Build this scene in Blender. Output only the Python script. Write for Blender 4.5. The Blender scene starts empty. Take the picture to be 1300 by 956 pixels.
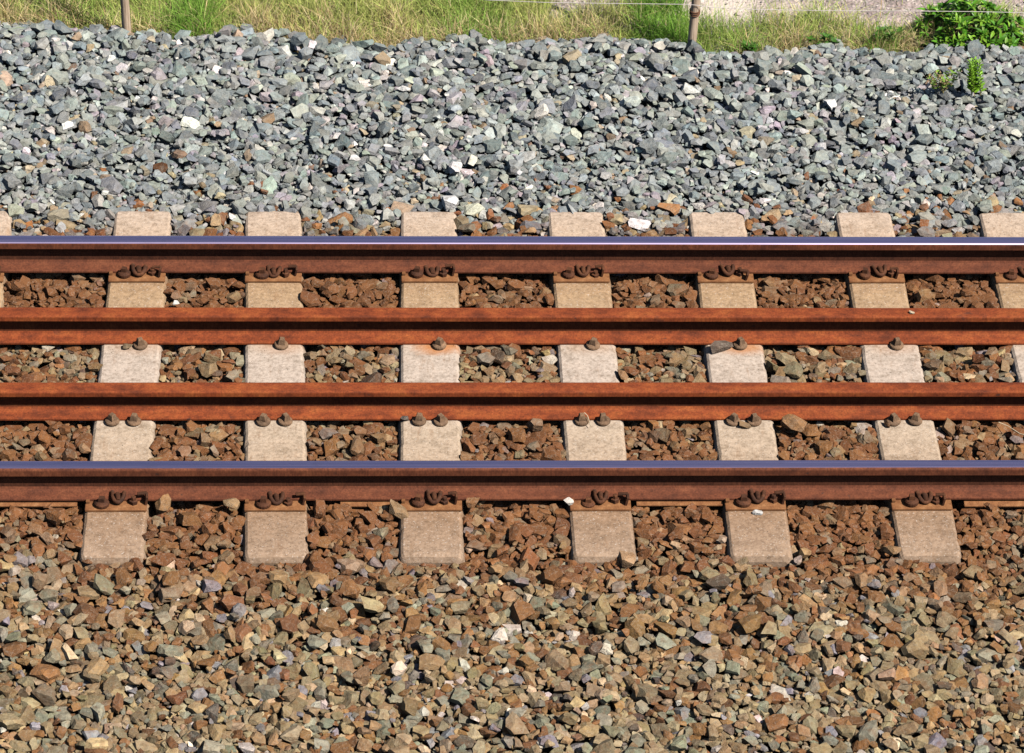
import bpy, bmesh, math, random
import numpy as np
from mathutils import Vector, Matrix, Euler
random.seed(11)
rng = np.random.default_rng(11)
S = bpy.context.scene
C = S.collection
R = math.radians

# ------------------------------------------------------------------ camera
FPX, CX, CY = 4750.0, 650.0, 478.0
YAW, PIT, ROL, CH = 0.05355446, 0.64706269, 0.03223416, 9.10448627
F_ = Vector((math.sin(YAW)*math.cos(PIT), math.cos(YAW)*math.cos(PIT), -math.sin(PIT)))
R0 = Vector((math.cos(YAW), -math.sin(YAW), 0)); U0 = R0.cross(F_)
R_ = R0*math.cos(ROL) + U0*math.sin(ROL); U_ = -R0*math.sin(ROL) + U0*math.cos(ROL)
cam = bpy.data.objects.new('camera', bpy.data.cameras.new('camera')); C.objects.link(cam)
M = Matrix.Identity(4)
for i in range(3):
    M[i][0] = R_[i]; M[i][1] = U_[i]; M[i][2] = -F_[i]
M[2][3] = CH
cam.matrix_world = M
cam.data.sensor_width = 36.0; cam.data.lens = FPX/1300*36.0
cam.data.clip_start = 0.1; cam.data.clip_end = 2000
S.camera = cam

def at(px, py, z=0.0):
    """ground point seen at a pixel of the 1300x956 photograph"""
    d = F_ + R_*((px-CX)/FPX) - U_*((py-CY)/FPX)
    return d*((CH-z)/-d.z) + Vector((0, 0, CH))
def proj(x, y, z):
    v = Vector((x, y, z-CH)); w = v.dot(F_)
    return CX + FPX*v.dot(R_)/w, CY - FPX*v.dot(U_)/w

# ------------------------------------------------------------------ light
SUN_EL, SUN_AZ = R(52), R(125)
sd = Vector((math.sin(SUN_AZ)*math.cos(SUN_EL), math.cos(SUN_AZ)*math.cos(SUN_EL), math.sin(SUN_EL)))
sun = bpy.data.objects.new('sun', bpy.data.lights.new('sun', 'SUN')); C.objects.link(sun)
sun.data.energy = 5.0; sun.data.angle = R(0.53); sun.data.color = (1.0, 0.94, 0.85)
sun.rotation_euler = (sd).to_track_quat('Z', 'Y').to_euler(); sun.location = (3, 5, 8)
W = bpy.data.worlds.new("World"); S.world = W; W.use_nodes = True
wn = W.node_tree.nodes; wn.clear()
sky = wn.new('ShaderNodeTexSky'); sky.sky_type = 'NISHITA'; sky.sun_disc = False
sky.sun_elevation = SUN_EL; sky.sun_rotation = SUN_AZ
bg = wn.new('ShaderNodeBackground'); bg.inputs[1].default_value = 0.05
wo = wn.new('ShaderNodeOutputWorld')
W.node_tree.links.new(sky.outputs[0], bg.inputs[0]); W.node_tree.links.new(bg.outputs[0], wo.inputs[0])
S.view_settings.view_transform = 'Standard'; S.view_settings.look = 'None'
S.cycles.max_bounces = 4; S.cycles.diffuse_bounces = 0
S.view_settings.exposure = 0.35; S.view_settings.gamma = 1.0

# ------------------------------------------------------------------ helpers
def link(name, me, mat=None, parent=None):
    o = bpy.data.objects.new(name, me); C.objects.link(o)
    if mat is not None and len(me.materials) == 0: me.materials.append(mat)
    if parent is not None: o.parent = parent
    return o
def tag(o, label=None, cat=None, group=None, kind=None):
    if label: o['label'] = label
    if cat: o['category'] = cat
    if group: o['group'] = group
    if kind: o['kind'] = kind
    return o
def empty(name, loc=(0, 0, 0), rz=0.0):
    o = bpy.data.objects.new(name, None); C.objects.link(o)
    o.location = loc; o.rotation_euler = (0, 0, rz); o.empty_display_size = 0.1
    return o
def mesh_from(name, vs, fs, smooth=False):
    me = bpy.data.meshes.new(name); me.from_pydata([tuple(v) for v in vs], [], [tuple(f) for f in fs]); me.update()
    if smooth:
        for p in me.polygons: p.use_smooth = True
    return me
def big_mesh(name, verts, tris, cols=None):
    """fast triangle mesh from arrays; cols per vertex"""
    me = bpy.data.meshes.new(name)
    nv, nt = len(verts), len(tris)
    me.vertices.add(nv); me.vertices.foreach_set('co', np.ascontiguousarray(verts, np.float32).ravel())
    me.loops.add(nt*3); me.loops.foreach_set('vertex_index', np.ascontiguousarray(tris, np.int32).ravel())
    me.polygons.add(nt); me.polygons.foreach_set('loop_start', np.arange(0, nt*3, 3, dtype=np.int32))
    me.polygons.foreach_set('loop_total', np.full(nt, 3, np.int32))
    me.polygons.foreach_set('use_smooth', np.zeros(nt, bool))
    me.update(calc_edges=True)
    if cols is not None:
        a = me.color_attributes.new('tint', 'FLOAT_COLOR', 'POINT')
        c = np.ones((nv, 4), np.float32); c[:, :3] = cols
        a.data.foreach_set('color', c.ravel())
    return me
def bm_mesh(bm, name, smooth=False):
    me = bpy.data.meshes.new(name); bm.to_mesh(me); bm.free()
    if smooth:
        for p in me.polygons: p.use_smooth = True
    return me
def bm_box(bm, c, d, bevel=0.0, rot=None):
    m = Matrix.Translation(c) @ (rot.to_matrix().to_4x4() if rot else Matrix.Identity(4)) @ Matrix.Diagonal((*d, 1))
    r = bmesh.ops.create_cube(bm, size=1.0, matrix=m)
    if bevel > 0:
        es = list({e for v in r['verts'] for e in v.link_edges})
        bmesh.ops.bevel(bm, geom=es, offset=bevel, segments=1, affect='EDGES')
def bm_tube(bm, pts, rad, n=8):
    pts = [Vector(p) for p in pts]; rings = []
    rads = rad if isinstance(rad, (list, tuple)) else [rad]*len(pts)
    up = Vector((0.13, 0.27, 0.95))
    for i, p in enumerate(pts):
        t = (pts[min(i+1, len(pts)-1)] - pts[max(i-1, 0)]).normalized()
        a = t.cross(up); a = a.normalized() if a.length > 1e-4 else Vector((1, 0, 0)); b = t.cross(a).normalized()
        rings.append([bm.verts.new(p + (a*math.cos(2*math.pi*k/n) + b*math.sin(2*math.pi*k/n))*rads[i]) for k in range(n)])
    for r0, r1 in zip(rings, rings[1:]):
        for k in range(n): bm.faces.new((r0[k], r0[(k+1) % n], r1[(k+1) % n], r1[k]))
    bm.faces.new(rings[0]); bm.faces.new(rings[-1][::-1])
def bm_lathe(bm, prof, n=16, loc=(0, 0, 0), rot=None, phase=0.0):
    rings = []
    mt = Matrix.Translation(loc) @ (rot.to_matrix().to_4x4() if rot else Matrix.Identity(4))
    for r, z in prof:
        rings.append([bm.verts.new(mt @ Vector((r*math.cos(2*math.pi*k/n+phase), r*math.sin(2*math.pi*k/n+phase), z))) for k in range(n)])
    for r0, r1 in zip(rings, rings[1:]):
        for k in range(n): bm.faces.new((r0[k], r0[(k+1) % n], r1[(k+1) % n], r1[k]))
    bm.faces.new(rings[-1]); bm.faces.new(rings[0][::-1])

class Waves:
    """smooth pseudo-noise of x, y as a sum of sines, about -1..1"""
    def __init__(s, scale, n=9, seed=0):
        g = np.random.default_rng(seed)
        a = g.uniform(0, 2*np.pi, n); k = 2*np.pi/scale*g.uniform(.5, 1.6, n)
        s.kx, s.ky, s.ph = k*np.cos(a), k*np.sin(a), g.uniform(0, 6.28, n)
    def __call__(s, x, y):
        x = np.asarray(x, float)[..., None]; y = np.asarray(y, float)[..., None]
        return np.sin(x*s.kx + y*s.ky + s.ph).sum(-1)/math.sqrt(len(s.ph))*.8

# ------------------------------------------------------------------ materials
class Mat:
    def __init__(s, name, rough=0.85, spec=0.3):
        s.m = bpy.data.materials.new(name); s.m.use_nodes = True
        s.t = s.m.node_tree; s.n = s.t.nodes; s.l = s.t.links
        s.b = s.n['Principled BSDF']; s.b.inputs['Roughness'].default_value = rough
        s.b.inputs['Specular IOR Level'].default_value = spec
    def co(s, kind='Object'): return s.n.new('ShaderNodeTexCoord').outputs[kind]
    def scale(s, vec, sc):
        m = s.n.new('ShaderNodeMapping'); m.inputs['Scale'].default_value = sc; s.l.new(vec, m.inputs['Vector']); return m.outputs[0]
    def noise(s, vec, scale, detail=4, rough=.55):
        n = s.n.new('ShaderNodeTexNoise'); n.inputs['Scale'].default_value = scale
        n.inputs['Detail'].default_value = detail; n.inputs['Roughness'].default_value = rough
        s.l.new(vec, n.inputs['Vector']); return n.outputs['Fac']
    def voro(s, vec, scale, feat='F1', out='Distance'):
        n = s.n.new('ShaderNodeTexVoronoi'); n.feature = feat; n.inputs['Scale'].default_value = scale
        s.l.new(vec, n.inputs['Vector']); return n.outputs[out]
    def ramp(s, fac, stops, interp='LINEAR'):
        r = s.n.new('ShaderNodeValToRGB'); r.color_ramp.interpolation = interp
        e = r.color_ramp.elements
        while len(e) < len(stops): e.new(0.5)
        for el, (p, c) in zip(e, stops):
            el.position = p; el.color = (*c, 1) if len(c) == 3 else c
        s.l.new(fac, r.inputs[0]); return r.outputs[0]
    def g(s, fac, a, b):
        return s.ramp(fac, [(a, (0, 0, 0)), (b, (1, 1, 1))])
    def mix(s, fac, a, b, mode='MIX'):
        m = s.n.new('ShaderNodeMix'); m.data_type = 'RGBA'; m.blend_type = mode
        for sock, v in ((m.inputs[0], fac), (m.inputs[6], a), (m.inputs[7], b)):
            if isinstance(v, (int, float)): sock.default_value = v
            elif isinstance(v, tuple): sock.default_value = (*v, 1)
            else: s.l.new(v, sock)
        return m.outputs[2]
    def math(s, op, a, b=0.0):
        m = s.n.new('ShaderNodeMath'); m.operation = op
        for sock, v in ((m.inputs[0], a), (m.inputs[1], b)):
            if isinstance(v, (int, float)): sock.default_value = v
            else: s.l.new(v, sock)
        return m.outputs[0]
    def bump(s, h, dist, strength=1.0, prev=None):
        b = s.n.new('ShaderNodeBump'); b.inputs['Distance'].default_value = dist; b.inputs['Strength'].default_value = strength
        s.l.new(h, b.inputs['Height'])
        if prev is not None: s.l.new(prev, b.inputs['Normal'])
        s.l.new(b.outputs[0], s.b.inputs['Normal']); return b.outputs[0]
    def color(s, c): s.l.new(c, s.b.inputs['Base Color']) if not isinstance(c, tuple) else setattr(s.b.inputs['Base Color'], 'default_value', (*c, 1))

def stone_mat(name, use_obj, stain, amt, filmed=True):
    m = Mat(name, .8, .35)
    if use_obj:
        o = m.n.new('ShaderNodeObjectInfo'); base = o.outputs['Color']
    else:
        a = m.n.new('ShaderNodeAttribute'); a.attribute_name = 'tint'; base = a.outputs['Color']
    pos = m.n.new('ShaderNodeNewGeometry').outputs['Position']
    n1 = m.noise(pos, 45, 4, .6); n2 = m.noise(pos, 260, 3, .6)
    c = m.mix(1.0, base, m.ramp(n1, [(.3, (.68, .66, .62)), (.5, (1, 1, 1)), (.72, (1.3, 1.24, 1.14))]), 'MULTIPLY')
    c = m.mix(1.0, c, m.ramp(n2, [(.3, (.78, .78, .78)), (.7, (1.2, 1.2, 1.2))]), 'MULTIPLY')
    n3 = m.noise(pos, 32, 5, .65)
    c = m.mix(m.math('MULTIPLY', m.g(n3, .46, .66), amt), c, stain)
    sp = m.n.new('ShaderNodeSeparateXYZ'); m.l.new(pos, sp.inputs[0])
    yy = m.math('DIVIDE', m.math('SUBTRACT', m.math('ADD', sp.outputs[1], m.math('MULTIPLY', m.math('SUBTRACT', m.noise(pos, 4, 5, .6), .5), .45)), 10.0), 4.0)
    film = m.ramp(yy, [(0, (.03,)*3), (.16, (.14,)*3), (.24, (.55,)*3), (.31, (.80,)*3), (.42, (.60,)*3), (.50, (.25,)*3), (.56, (.32,)*3), (.62, (.85,)*3), (.69, (.85,)*3), (.73, (.45,)*3), (.80, (.12,)*3), (.86, (0,)*3)])
    if filmed: c = m.mix(m.math('MULTIPLY', film, m.ramp(m.noise(pos, 11, 4, .65), [(.34, (.35,)*3), (.6, (1, 1, 1))])), c, (.19, .078, .028))
    vein = m.math('ABSOLUTE', m.math('SUBTRACT', m.noise(m.scale(pos, (1, 1, 2.2)), 38, 3, .5), .5))
    c = m.mix(m.math('MULTIPLY', m.ramp(vein, [(0, (1, 1, 1)), (.018, (0, 0, 0))]), .35), c, (.42, .38, .31))
    m.color(c)
    b = m.bump(n1, .009, .8); b = m.bump(n3, .006, .6, b); m.bump(n2, .0022, .9, b)
    return m.m
M_STONE = stone_mat('grey_crushed_stone', False, (.30, .27, .22), .35); M_STONE_OBJ = stone_mat('grey_crushed_stone_single', True, (.30, .27, .22), .35)
M_LOOSE = stone_mat('clean_loose_stone', True, (.30, .27, .22), .15, False)
M_STONE_B = stone_mat('brown_crushed_stone', False, (.20, .086, .032), .42); M_STONE_OBJ_B = stone_mat('brown_crushed_stone_single', True, (.20, .086, .032), .42)

def grit_mat(name, c0, c1):
    m = Mat(name, .95, .1); pos = m.n.new('ShaderNodeNewGeometry').outputs['Position']
    v = m.voro(pos, 40); n = m.noise(pos, 7, 6)
    col = m.n.new('ShaderNodeTexVoronoi'); col.inputs['Scale'].default_value = 40; m.l.new(pos, col.inputs['Vector'])
    sep = m.n.new('ShaderNodeSeparateColor'); m.l.new(col.outputs['Color'], sep.inputs[0])
    c = m.mix(sep.outputs[0], c0, c1); c = m.mix(1.0, c, m.ramp(n, [(.3, (.7, .7, .7)), (.7, (1.2, 1.2, 1.2))]), 'MULTIPLY')
    m.color(c); m.bump(v, .02, .8)
    return m.m
M_GRIT_B = grit_mat('brown_grit', (.10, .06, .035), (.22, .16, .09)); M_GRIT_G = grit_mat('grey_grit', (.10, .10, .095), (.24, .24, .22))

def rust_mat(name, dark, mid, hi, stain=(.03, .02, .018), rough=.8, st0=.66):
    m = Mat(name, rough, .3); o = m.co()
    oi = m.n.new('ShaderNodeObjectInfo'); cb = m.n.new('ShaderNodeCombineXYZ'); m.l.new(m.math('MULTIPLY', oi.outputs['Random'], 41.0), cb.inputs[0])
    va = m.n.new('ShaderNodeVectorMath'); m.l.new(o, va.inputs[0]); m.l.new(cb.outputs[0], va.inputs[1]); o = va.outputs[0]
    n1 = m.noise(m.scale(o, (1, 2.2, 2.2)), 9, 8, .62); n2 = m.noise(m.scale(o, (1, 1, .25)), 160, 4, .65)
    n3 = m.noise(m.scale(o, (1, 1.4, 1.4)), 3.1, 5, .6)
    c = m.ramp(n1, [(.28, dark), (.5, mid), (.74, hi)])
    c = m.mix(1.0, c, m.ramp(n2, [(.28, (.62, .6, .58)), (.72, (1.34, 1.3, 1.25))]), 'MULTIPLY')
    c = m.mix(m.g(n3, st0, st0+.1), c, stain)
    n6 = m.noise(m.scale(o, (1, 1.2, .7)), 48, 6, .75); c = m.mix(1.0, c, m.ramp(n6, [(.32, (.66, .62, .6)), (.5, (1, 1, 1)), (.7, (1.28, 1.3, 1.3))]), 'MULTIPLY')
    n4 = m.noise(m.scale(o, (1, 1.5, 1.5)), 26, 3, .6)
    c = m.mix(m.math('MULTIPLY', m.g(n4, .68, .76), .75), c, stain)
    m.color(c); b = m.bump(n1, .004, .35); m.bump(n2, .0012, .7, b)
    return m.m
M_RUST_GUARD = rust_mat('orange_rust', (.10, .022, .008), (.23, .050, .014), (.33, .092, .024), st0=.655)
M_RUST_RAIL = rust_mat('brown_rust', (.080, .025, .013), (.135, .041, .019), (.185, .062, .028), st0=.74)
M_RUST_IRON = rust_mat('dark_rusty_iron', (.035, .016, .010), (.080, .030, .014), (.16, .062, .026), st0=.7)
M_WEB_R = rust_mat('shaded_web_rust', (.055, .020, .011), (.085, .028, .014), (.12, .042, .02), st0=.74)  # web rust painted darker than the foot to deepen the shadow under the head
M_WEB_G = rust_mat('shaded_guard_web_rust', (.07, .022, .010), (.12, .034, .013), (.17, .055, .02), st0=.72)  # guard web rust with the shade below the head put into its colour
M_SCREW = rust_mat('weathered_screw_steel', (.10, .065, .042), (.19, .12, .075), (.28, .17, .10), st0=.74)
def plate_mat():
    m = Mat('rusty_plate', .85, .2); o = m.co(); n = m.noise(o, 30, 6, .6); n2 = m.noise(o, 220, 3)
    c = m.ramp(n, [(.3, (.16, .062, .026)), (.55, (.27, .12, .05)), (.75, (.36, .18, .08))])
    c = m.mix(1.0, c, m.ramp(n2, [(.3, (.75, .75, .75)), (.7, (1.2, 1.2, 1.2))]), 'MULTIPLY')
    m.color(c); m.bump(n2, .001, .6); return m.m
M_PLATE = plate_mat()
def steel_mat():
    m = Mat('polished_rail_steel', .28, .5); o = m.co()
    n = m.noise(m.scale(o, (.25, 60, 60)), 3, 4, .6); n2 = m.noise(m.scale(o, (1, 3, 3)), 5, 4, .6)
    m.b.inputs['Metallic'].default_value = 1.0
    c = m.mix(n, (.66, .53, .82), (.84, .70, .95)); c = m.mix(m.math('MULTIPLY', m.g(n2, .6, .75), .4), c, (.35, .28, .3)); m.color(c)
    m.l.new(m.ramp(n, [(.3, (.3, .3, .3)), (.7, (.42, .42, .42))]), m.b.inputs['Roughness'])
    return m.m
M_STEEL = steel_mat()

def concrete_mat():
    m = Mat('sleeper_concrete', .9, .2); o = m.co()
    sx = m.n.new('ShaderNodeSeparateXYZ'); m.l.new(o, sx.inputs[0])
    oi = m.n.new('ShaderNodeObjectInfo')
    ofs = m.n.new('ShaderNodeVectorMath'); ofs.operation = 'ADD'; m.l.new(o, ofs.inputs[0]); 
    cmb = m.n.new('ShaderNodeCombineXYZ'); m.l.new(m.math('MULTIPLY', oi.outputs['Random'], 37.0), cmb.inputs[2]); m.l.new(cmb.outputs[0], ofs.inputs[1])
    p = ofs.outputs[0]
    n1 = m.noise(p, 9, 6, .65); n2 = m.noise(p, 70, 5, .7); n3 = m.noise(m.scale(p, (1, 1.3, 1)), 16, 6, .65)
    # stain of rust dust along the sleeper, 0 = near end, 1 = far end
    y = m.math('ADD', m.math('DIVIDE', sx.outputs[1], 2.4), .5)
    y = m.math('ADD', y, m.math('MULTIPLY', m.math('SUBTRACT', n1, .5), .06))
    c = m.ramp(y, [(0.0, (.36, .255, .18)), (.10, (.31, .205, .135)), (.17, (.31, .18, .10)), (.24, (.43, .32, .23)), (.34, (.46, .36, .27)),
                   (.42, (.48, .395, .33)), (.55, (.48, .395, .33)), (.63, (.42, .29, .19)), (.72, (.40, .27, .16)), (.80, (.32, .19, .11)),
                   (.90, (.48, .36, .265)), (1.0, (.50, .395, .315))])
    c = m.mix(1.0, c, m.ramp(n3, [(.28, (.70, .68, .65)), (.5, (1, 1, 1)), (.75, (1.12, 1.11, 1.1))]), 'MULTIPLY')
    c = m.mix(1.0, c, m.ramp(n2, [(.3, (.62, .59, .56)), (.5, (1, 1, 1)), (.72, (1.25, 1.25, 1.25))]), 'MULTIPLY')
    vor = m.voro(p, 55); pits = m.math('MULTIPLY', m.ramp(vor, [(.06, (1, 1, 1)), (.13, (0, 0, 0))]), m.g(m.noise(p, 20, 2), .52, .6))
    c = m.mix(m.math('MULTIPLY', pits, .75), c, (.10, .08, .06))
    n5 = m.noise(p, 150, 2, .5); c = m.mix(m.math('MULTIPLY', m.g(n5, .62, .70), .5), c, (.66, .60, .54))
    blot = m.g(m.noise(p, 26, 5, .7), .58, .72); c = m.mix(m.math('MULTIPLY', blot, .6), c, (.19, .125, .085)); c = m.mix(m.math('MULTIPLY', m.g(m.noise(m.scale(p, (2.2, .5, 1)), 17, 5, .7), .56, .74), .5), c, (.26, .14, .07))
    # a rust bleed round the guard rail screw, strength carried by the object's colour
    dist = m.n.new('ShaderNodeVectorMath'); dist.operation = 'DISTANCE'; m.l.new(m.scale(o, (1.0, 1.9, 1.0)), dist.inputs[0]); dist.inputs[1].default_value = (.03, .175*1.9, 0)
    bl = m.ramp(m.math('ADD', dist.outputs['Value'], m.math('MULTIPLY', m.math('SUBTRACT', n3, .5), .1)), [(.05, (1, 1, 1)), (.13, (0, 0, 0))])
    so = m.n.new('ShaderNodeSeparateColor'); m.l.new(oi.outputs['Color'], so.inputs[0])
    c = m.mix(m.math('MULTIPLY', bl, so.outputs[0]), c, (.48, .17, .035))
    m.color(c); b = m.bump(n2, .003, .7); b = m.bump(n1, .006, .4, b); m.bump(pits, -.004, .8, b)
    return m.m
M_CONC = concrete_mat()

def ground_mat():
    m = Mat('path_dirt', .95, .1); p = m.n.new('ShaderNodeNewGeometry').outputs['Position']
    n1 = m.noise(p, 2.2, 6, .6); n2 = m.noise(p, 60, 5, .7); n3 = m.noise(p, 14, 5, .65)
    c = m.ramp(n3, [(.3, (.22, .18, .17)), (.5, (.33, .27, .25)), (.68, (.48, .41, .375))])
    c = m.mix(1.0, c, m.ramp(n2, [(.3, (.55, .55, .58)), (.5, (1, 1, 1)), (.7, (1.25, 1.22, 1.2))]), 'MULTIPLY')
    v = m.n.new('ShaderNodeTexVoronoi'); v.inputs['Scale'].default_value = 70; m.l.new(p, v.inputs['Vector'])
    hs = m.n.new('ShaderNodeHueSaturation'); hs.inputs['Saturation'].default_value = .12; m.l.new(v.outputs['Color'], hs.inputs['Color'])
    c = m.mix(.45, c, hs.outputs[0], 'OVERLAY')
    c = m.mix(m.g(n1, .55, .68), c, (.55, .46, .40))
    ds = m.n.new('ShaderNodeVectorMath'); ds.operation = 'DISTANCE'; m.l.new(m.scale(p, (1, 1.6, 0)), ds.inputs[0]); pc = at(915, 6, -.04); ds.inputs[1].default_value = (pc.x, pc.y*1.6, 0)
    c = m.mix(m.math('MULTIPLY', m.ramp(m.math('ADD', ds.outputs['Value'], m.math('MULTIPLY', m.math('SUBTRACT', n3, .5), .25)), [(.10, (1, 1, 1)), (.26, (0, 0, 0))]), .8), c, (.72, .62, .54))
    m.color(c); b = m.bump(n2, .006, .8); m.bump(v.outputs['Distance'], .01, .6, b)
    return m.m
M_GROUND = ground_mat()

def leafy(name, rough, spec, trans=.35):
    m = Mat(name, rough, spec); a = m.n.new('ShaderNodeAttribute'); a.attribute_name = 'tint'
    m.color(a.outputs['Color'])
    t = m.n.new('ShaderNodeBsdfTranslucent'); m.l.new(a.outputs['Color'], t.inputs[0])
    ms = m.n.new('ShaderNodeMixShader'); ms.inputs[0].default_value = trans
    out = m.n['Material Output']; m.l.new(m.b.outputs[0], ms.inputs[1]); m.l.new(t.outputs[0], ms.inputs[2]); m.l.new(ms.outputs[0], out.inputs[0])
    return m.m
M_GRASS = leafy('grass_blades', .7, .25, .42); M_WEED = leafy('weed_leaves', .5, .4, .3)
def leaf_obj_mat():
    m = Mat('glossy_leaf', .38, .5); oi = m.n.new('ShaderNodeObjectInfo'); m.color(oi.outputs['Color'])
    t = m.n.new('ShaderNodeBsdfTranslucent'); m.l.new(oi.outputs['Color'], t.inputs[0])
    ms = m.n.new('ShaderNodeMixShader'); ms.inputs[0].default_value = .22
    out = m.n['Material Output']; m.l.new(m.b.outputs[0], ms.inputs[1]); m.l.new(t.outputs[0], ms.inputs[2]); m.l.new(ms.outputs[0], out.inputs[0])
    return m.m
M_LEAF = leaf_obj_mat(); M_LEAF_STUFF = leafy('glossy_leaf_mass', .38, .5, .22)
def wood_mat():
    m = Mat('weathered_wood', .9, .15); o = m.co(); n = m.noise(m.scale(o, (1, 1, .08)), 120, 5, .65); n2 = m.noise(o, 6, 4)
    c = m.ramp(n, [(.3, (.28, .20, .14)), (.55, (.55, .42, .31)), (.75, (.70, .57, .45))])
    c = m.mix(m.math('MULTIPLY', m.g(n2, .5, .7), .5), c, (.22, .13, .08)); m.color(c); m.bump(n, .003, .8); return m.m
M_WOOD = wood_mat()
def plain(name, c, rough=.6, metal=0.0):
    m = Mat(name, rough, .4); m.b.inputs['Metallic'].default_value = metal
    n = m.noise(m.co(), 90, 4); m.color(m.mix(n, tuple(x*.75 for x in c), tuple(min(1, x*1.2) for x in c))); return m.m
M_WIRE = plain('white_fence_wire', (.62, .57, .54), .5); M_BAND = plain('rusty_band', (.16, .07, .035), .8)
M_STRAW = plain('dry_straw', (.62, .52, .36), .8)

# ------------------------------------------------------------------ layout
Y_NEAR, Y_FAR, Y_G2, Y_G1 = 11.278, 12.786, 11.798, 12.302
NEAR_END, FAR_END = 10.912, 13.208
XA, XB = -2.5, 3.95              # width covered by single stones (view centre is x = 0.65)
# crest of the grey ballast, read along the photograph's edge between stones and grass
edge_px = [(-60, 22), (0, 29), (45, 37), (80, 41), (130, 45), (160, 49), (210, 51), (240, 52), (280, 45), (340, 44), (400, 60), (450, 58), (500, 59), (560, 56), (600, 56), (700, 57),
           (780, 56), (815, 50), (850, 58), (900, 70), (960, 73), (1020, 68), (1050, 61), (1090, 66), (1130, 66), (1170, 64), (1230, 63), (1300, 60), (1380, 62)]
CREST_Z = 0.05
ex, ey = zip(*[(lambda p: (p.x, p.y))(at(a, b, CREST_Z)) for a, b in edge_px])
ex, ey = np.array(ex), np.array(ey)
def crest_y(x): return np.interp(x, ex, ey)
w_big, w_mid = Waves(.9, seed=3), Waves(.3, seed=4)
def target_z(x, y):
    """finished level of the ballast"""
    x, y = np.broadcast_arrays(np.asarray(x, float), np.asarray(y, float))
    z = np.full(x.shape, -.016)
    z = z + .008*w_mid(x, y)
    # the shoulder in front of the near sleeper ends falls away slowly
    z = z - np.clip(10.86 - y, 0, 9)*.05 - .014*((y < 10.95) & (y > 10.8))
    # behind the far sleeper ends the clean stone rises to a crest, then drops to the verge
    up = np.clip((y - 13.15)/.95, 0, 1); up = up*up*(3-2*up)
    z = z + up*(CREST_Z + .016) + up*.014*w_big(x, y)
    dn = np.clip((y - crest_y(x))/.16, 0, 1)
    z = z - dn*.13
    for yr in (Y_NEAR, Y_FAR, Y_G1, Y_G2):
        z = np.where(np.abs(y-yr) < .075, np.minimum(z, -.040), z)
    return z

# sleepers: (pixel centre at y=680, at y=285)
pairs = [(-70, -23), (144, 180), (350, 347), (547.5, 544.6), (765, 732), (963.5, 911.5), (1177, 1098.6), (1379, 1281)]
sl = []
for a, b in pairs:
    pa, pb = at(a, 680), at(b, 285)
    ang = math.atan2(-(pb.x-pa.x), pb.y-pa.y)
    yc = (NEAR_END+FAR_END)/2; xc = pa.x + (pb.x-pa.x)*(yc-pa.y)/(pb.y-pa.y)
    sl.append((xc, yc, ang))
sl = [(sl[0][0]-.61, yc, 0.0)] + sl + [(sl[-1][0]+.62, yc, 0.0)]
LEN = FAR_END-NEAR_END

# ------------------------------------------------------------------ ground sheet to the horizon
def sheet(xs, ys, zf, name, mat):
    X, Y = np.meshgrid(xs, ys); Z = zf(X, Y)
    v = np.stack([X.ravel(), Y.ravel(), Z.ravel()], 1); nx, ny = len(xs), len(ys)
    i = (np.arange(ny-1)[:, None]*nx + np.arange(nx-1)[None]).ravel()
    t = np.concatenate([np.stack([i, i+1, i+nx+1], 1), np.stack([i, i+nx+1, i+nx], 1)])
    me = big_mesh(name, v, t)
    for p in me.polygons: p.use_smooth = True
    return link(name, me, mat)
gw = Waves(1.3, seed=8); gw2 = Waves(.25, seed=9)
def ground_z(x, y):
    b = -.16 + np.clip((y - crest_y(x) + .05)/.2, 0, 1)*.115
    fade = np.exp(-np.maximum(0, np.abs(x)-8)/4)*np.exp(-np.maximum(0, y-20)/5)
    return b + (.012*gw(x, y) + .004*gw2(x, y))*fade*(y > crest_y(x))
far_s = np.array([14, 22, 40, 80, 160, 320])
gx = np.concatenate([-far_s[::-1], np.arange(-8, 8.01, .16), far_s]); gy = np.concatenate([-far_s[::-1], np.arange(-6, 13.9, .8), np.arange(14, 16.6, .05), np.arange(17, 22, .5), far_s[1:]+4, [500.]])
tag(sheet(gx, gy, ground_z, 'ground', M_GROUND), 'pale pinkish dirt and gravel ground beyond the grass verge', 'ground', kind='structure')

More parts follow.
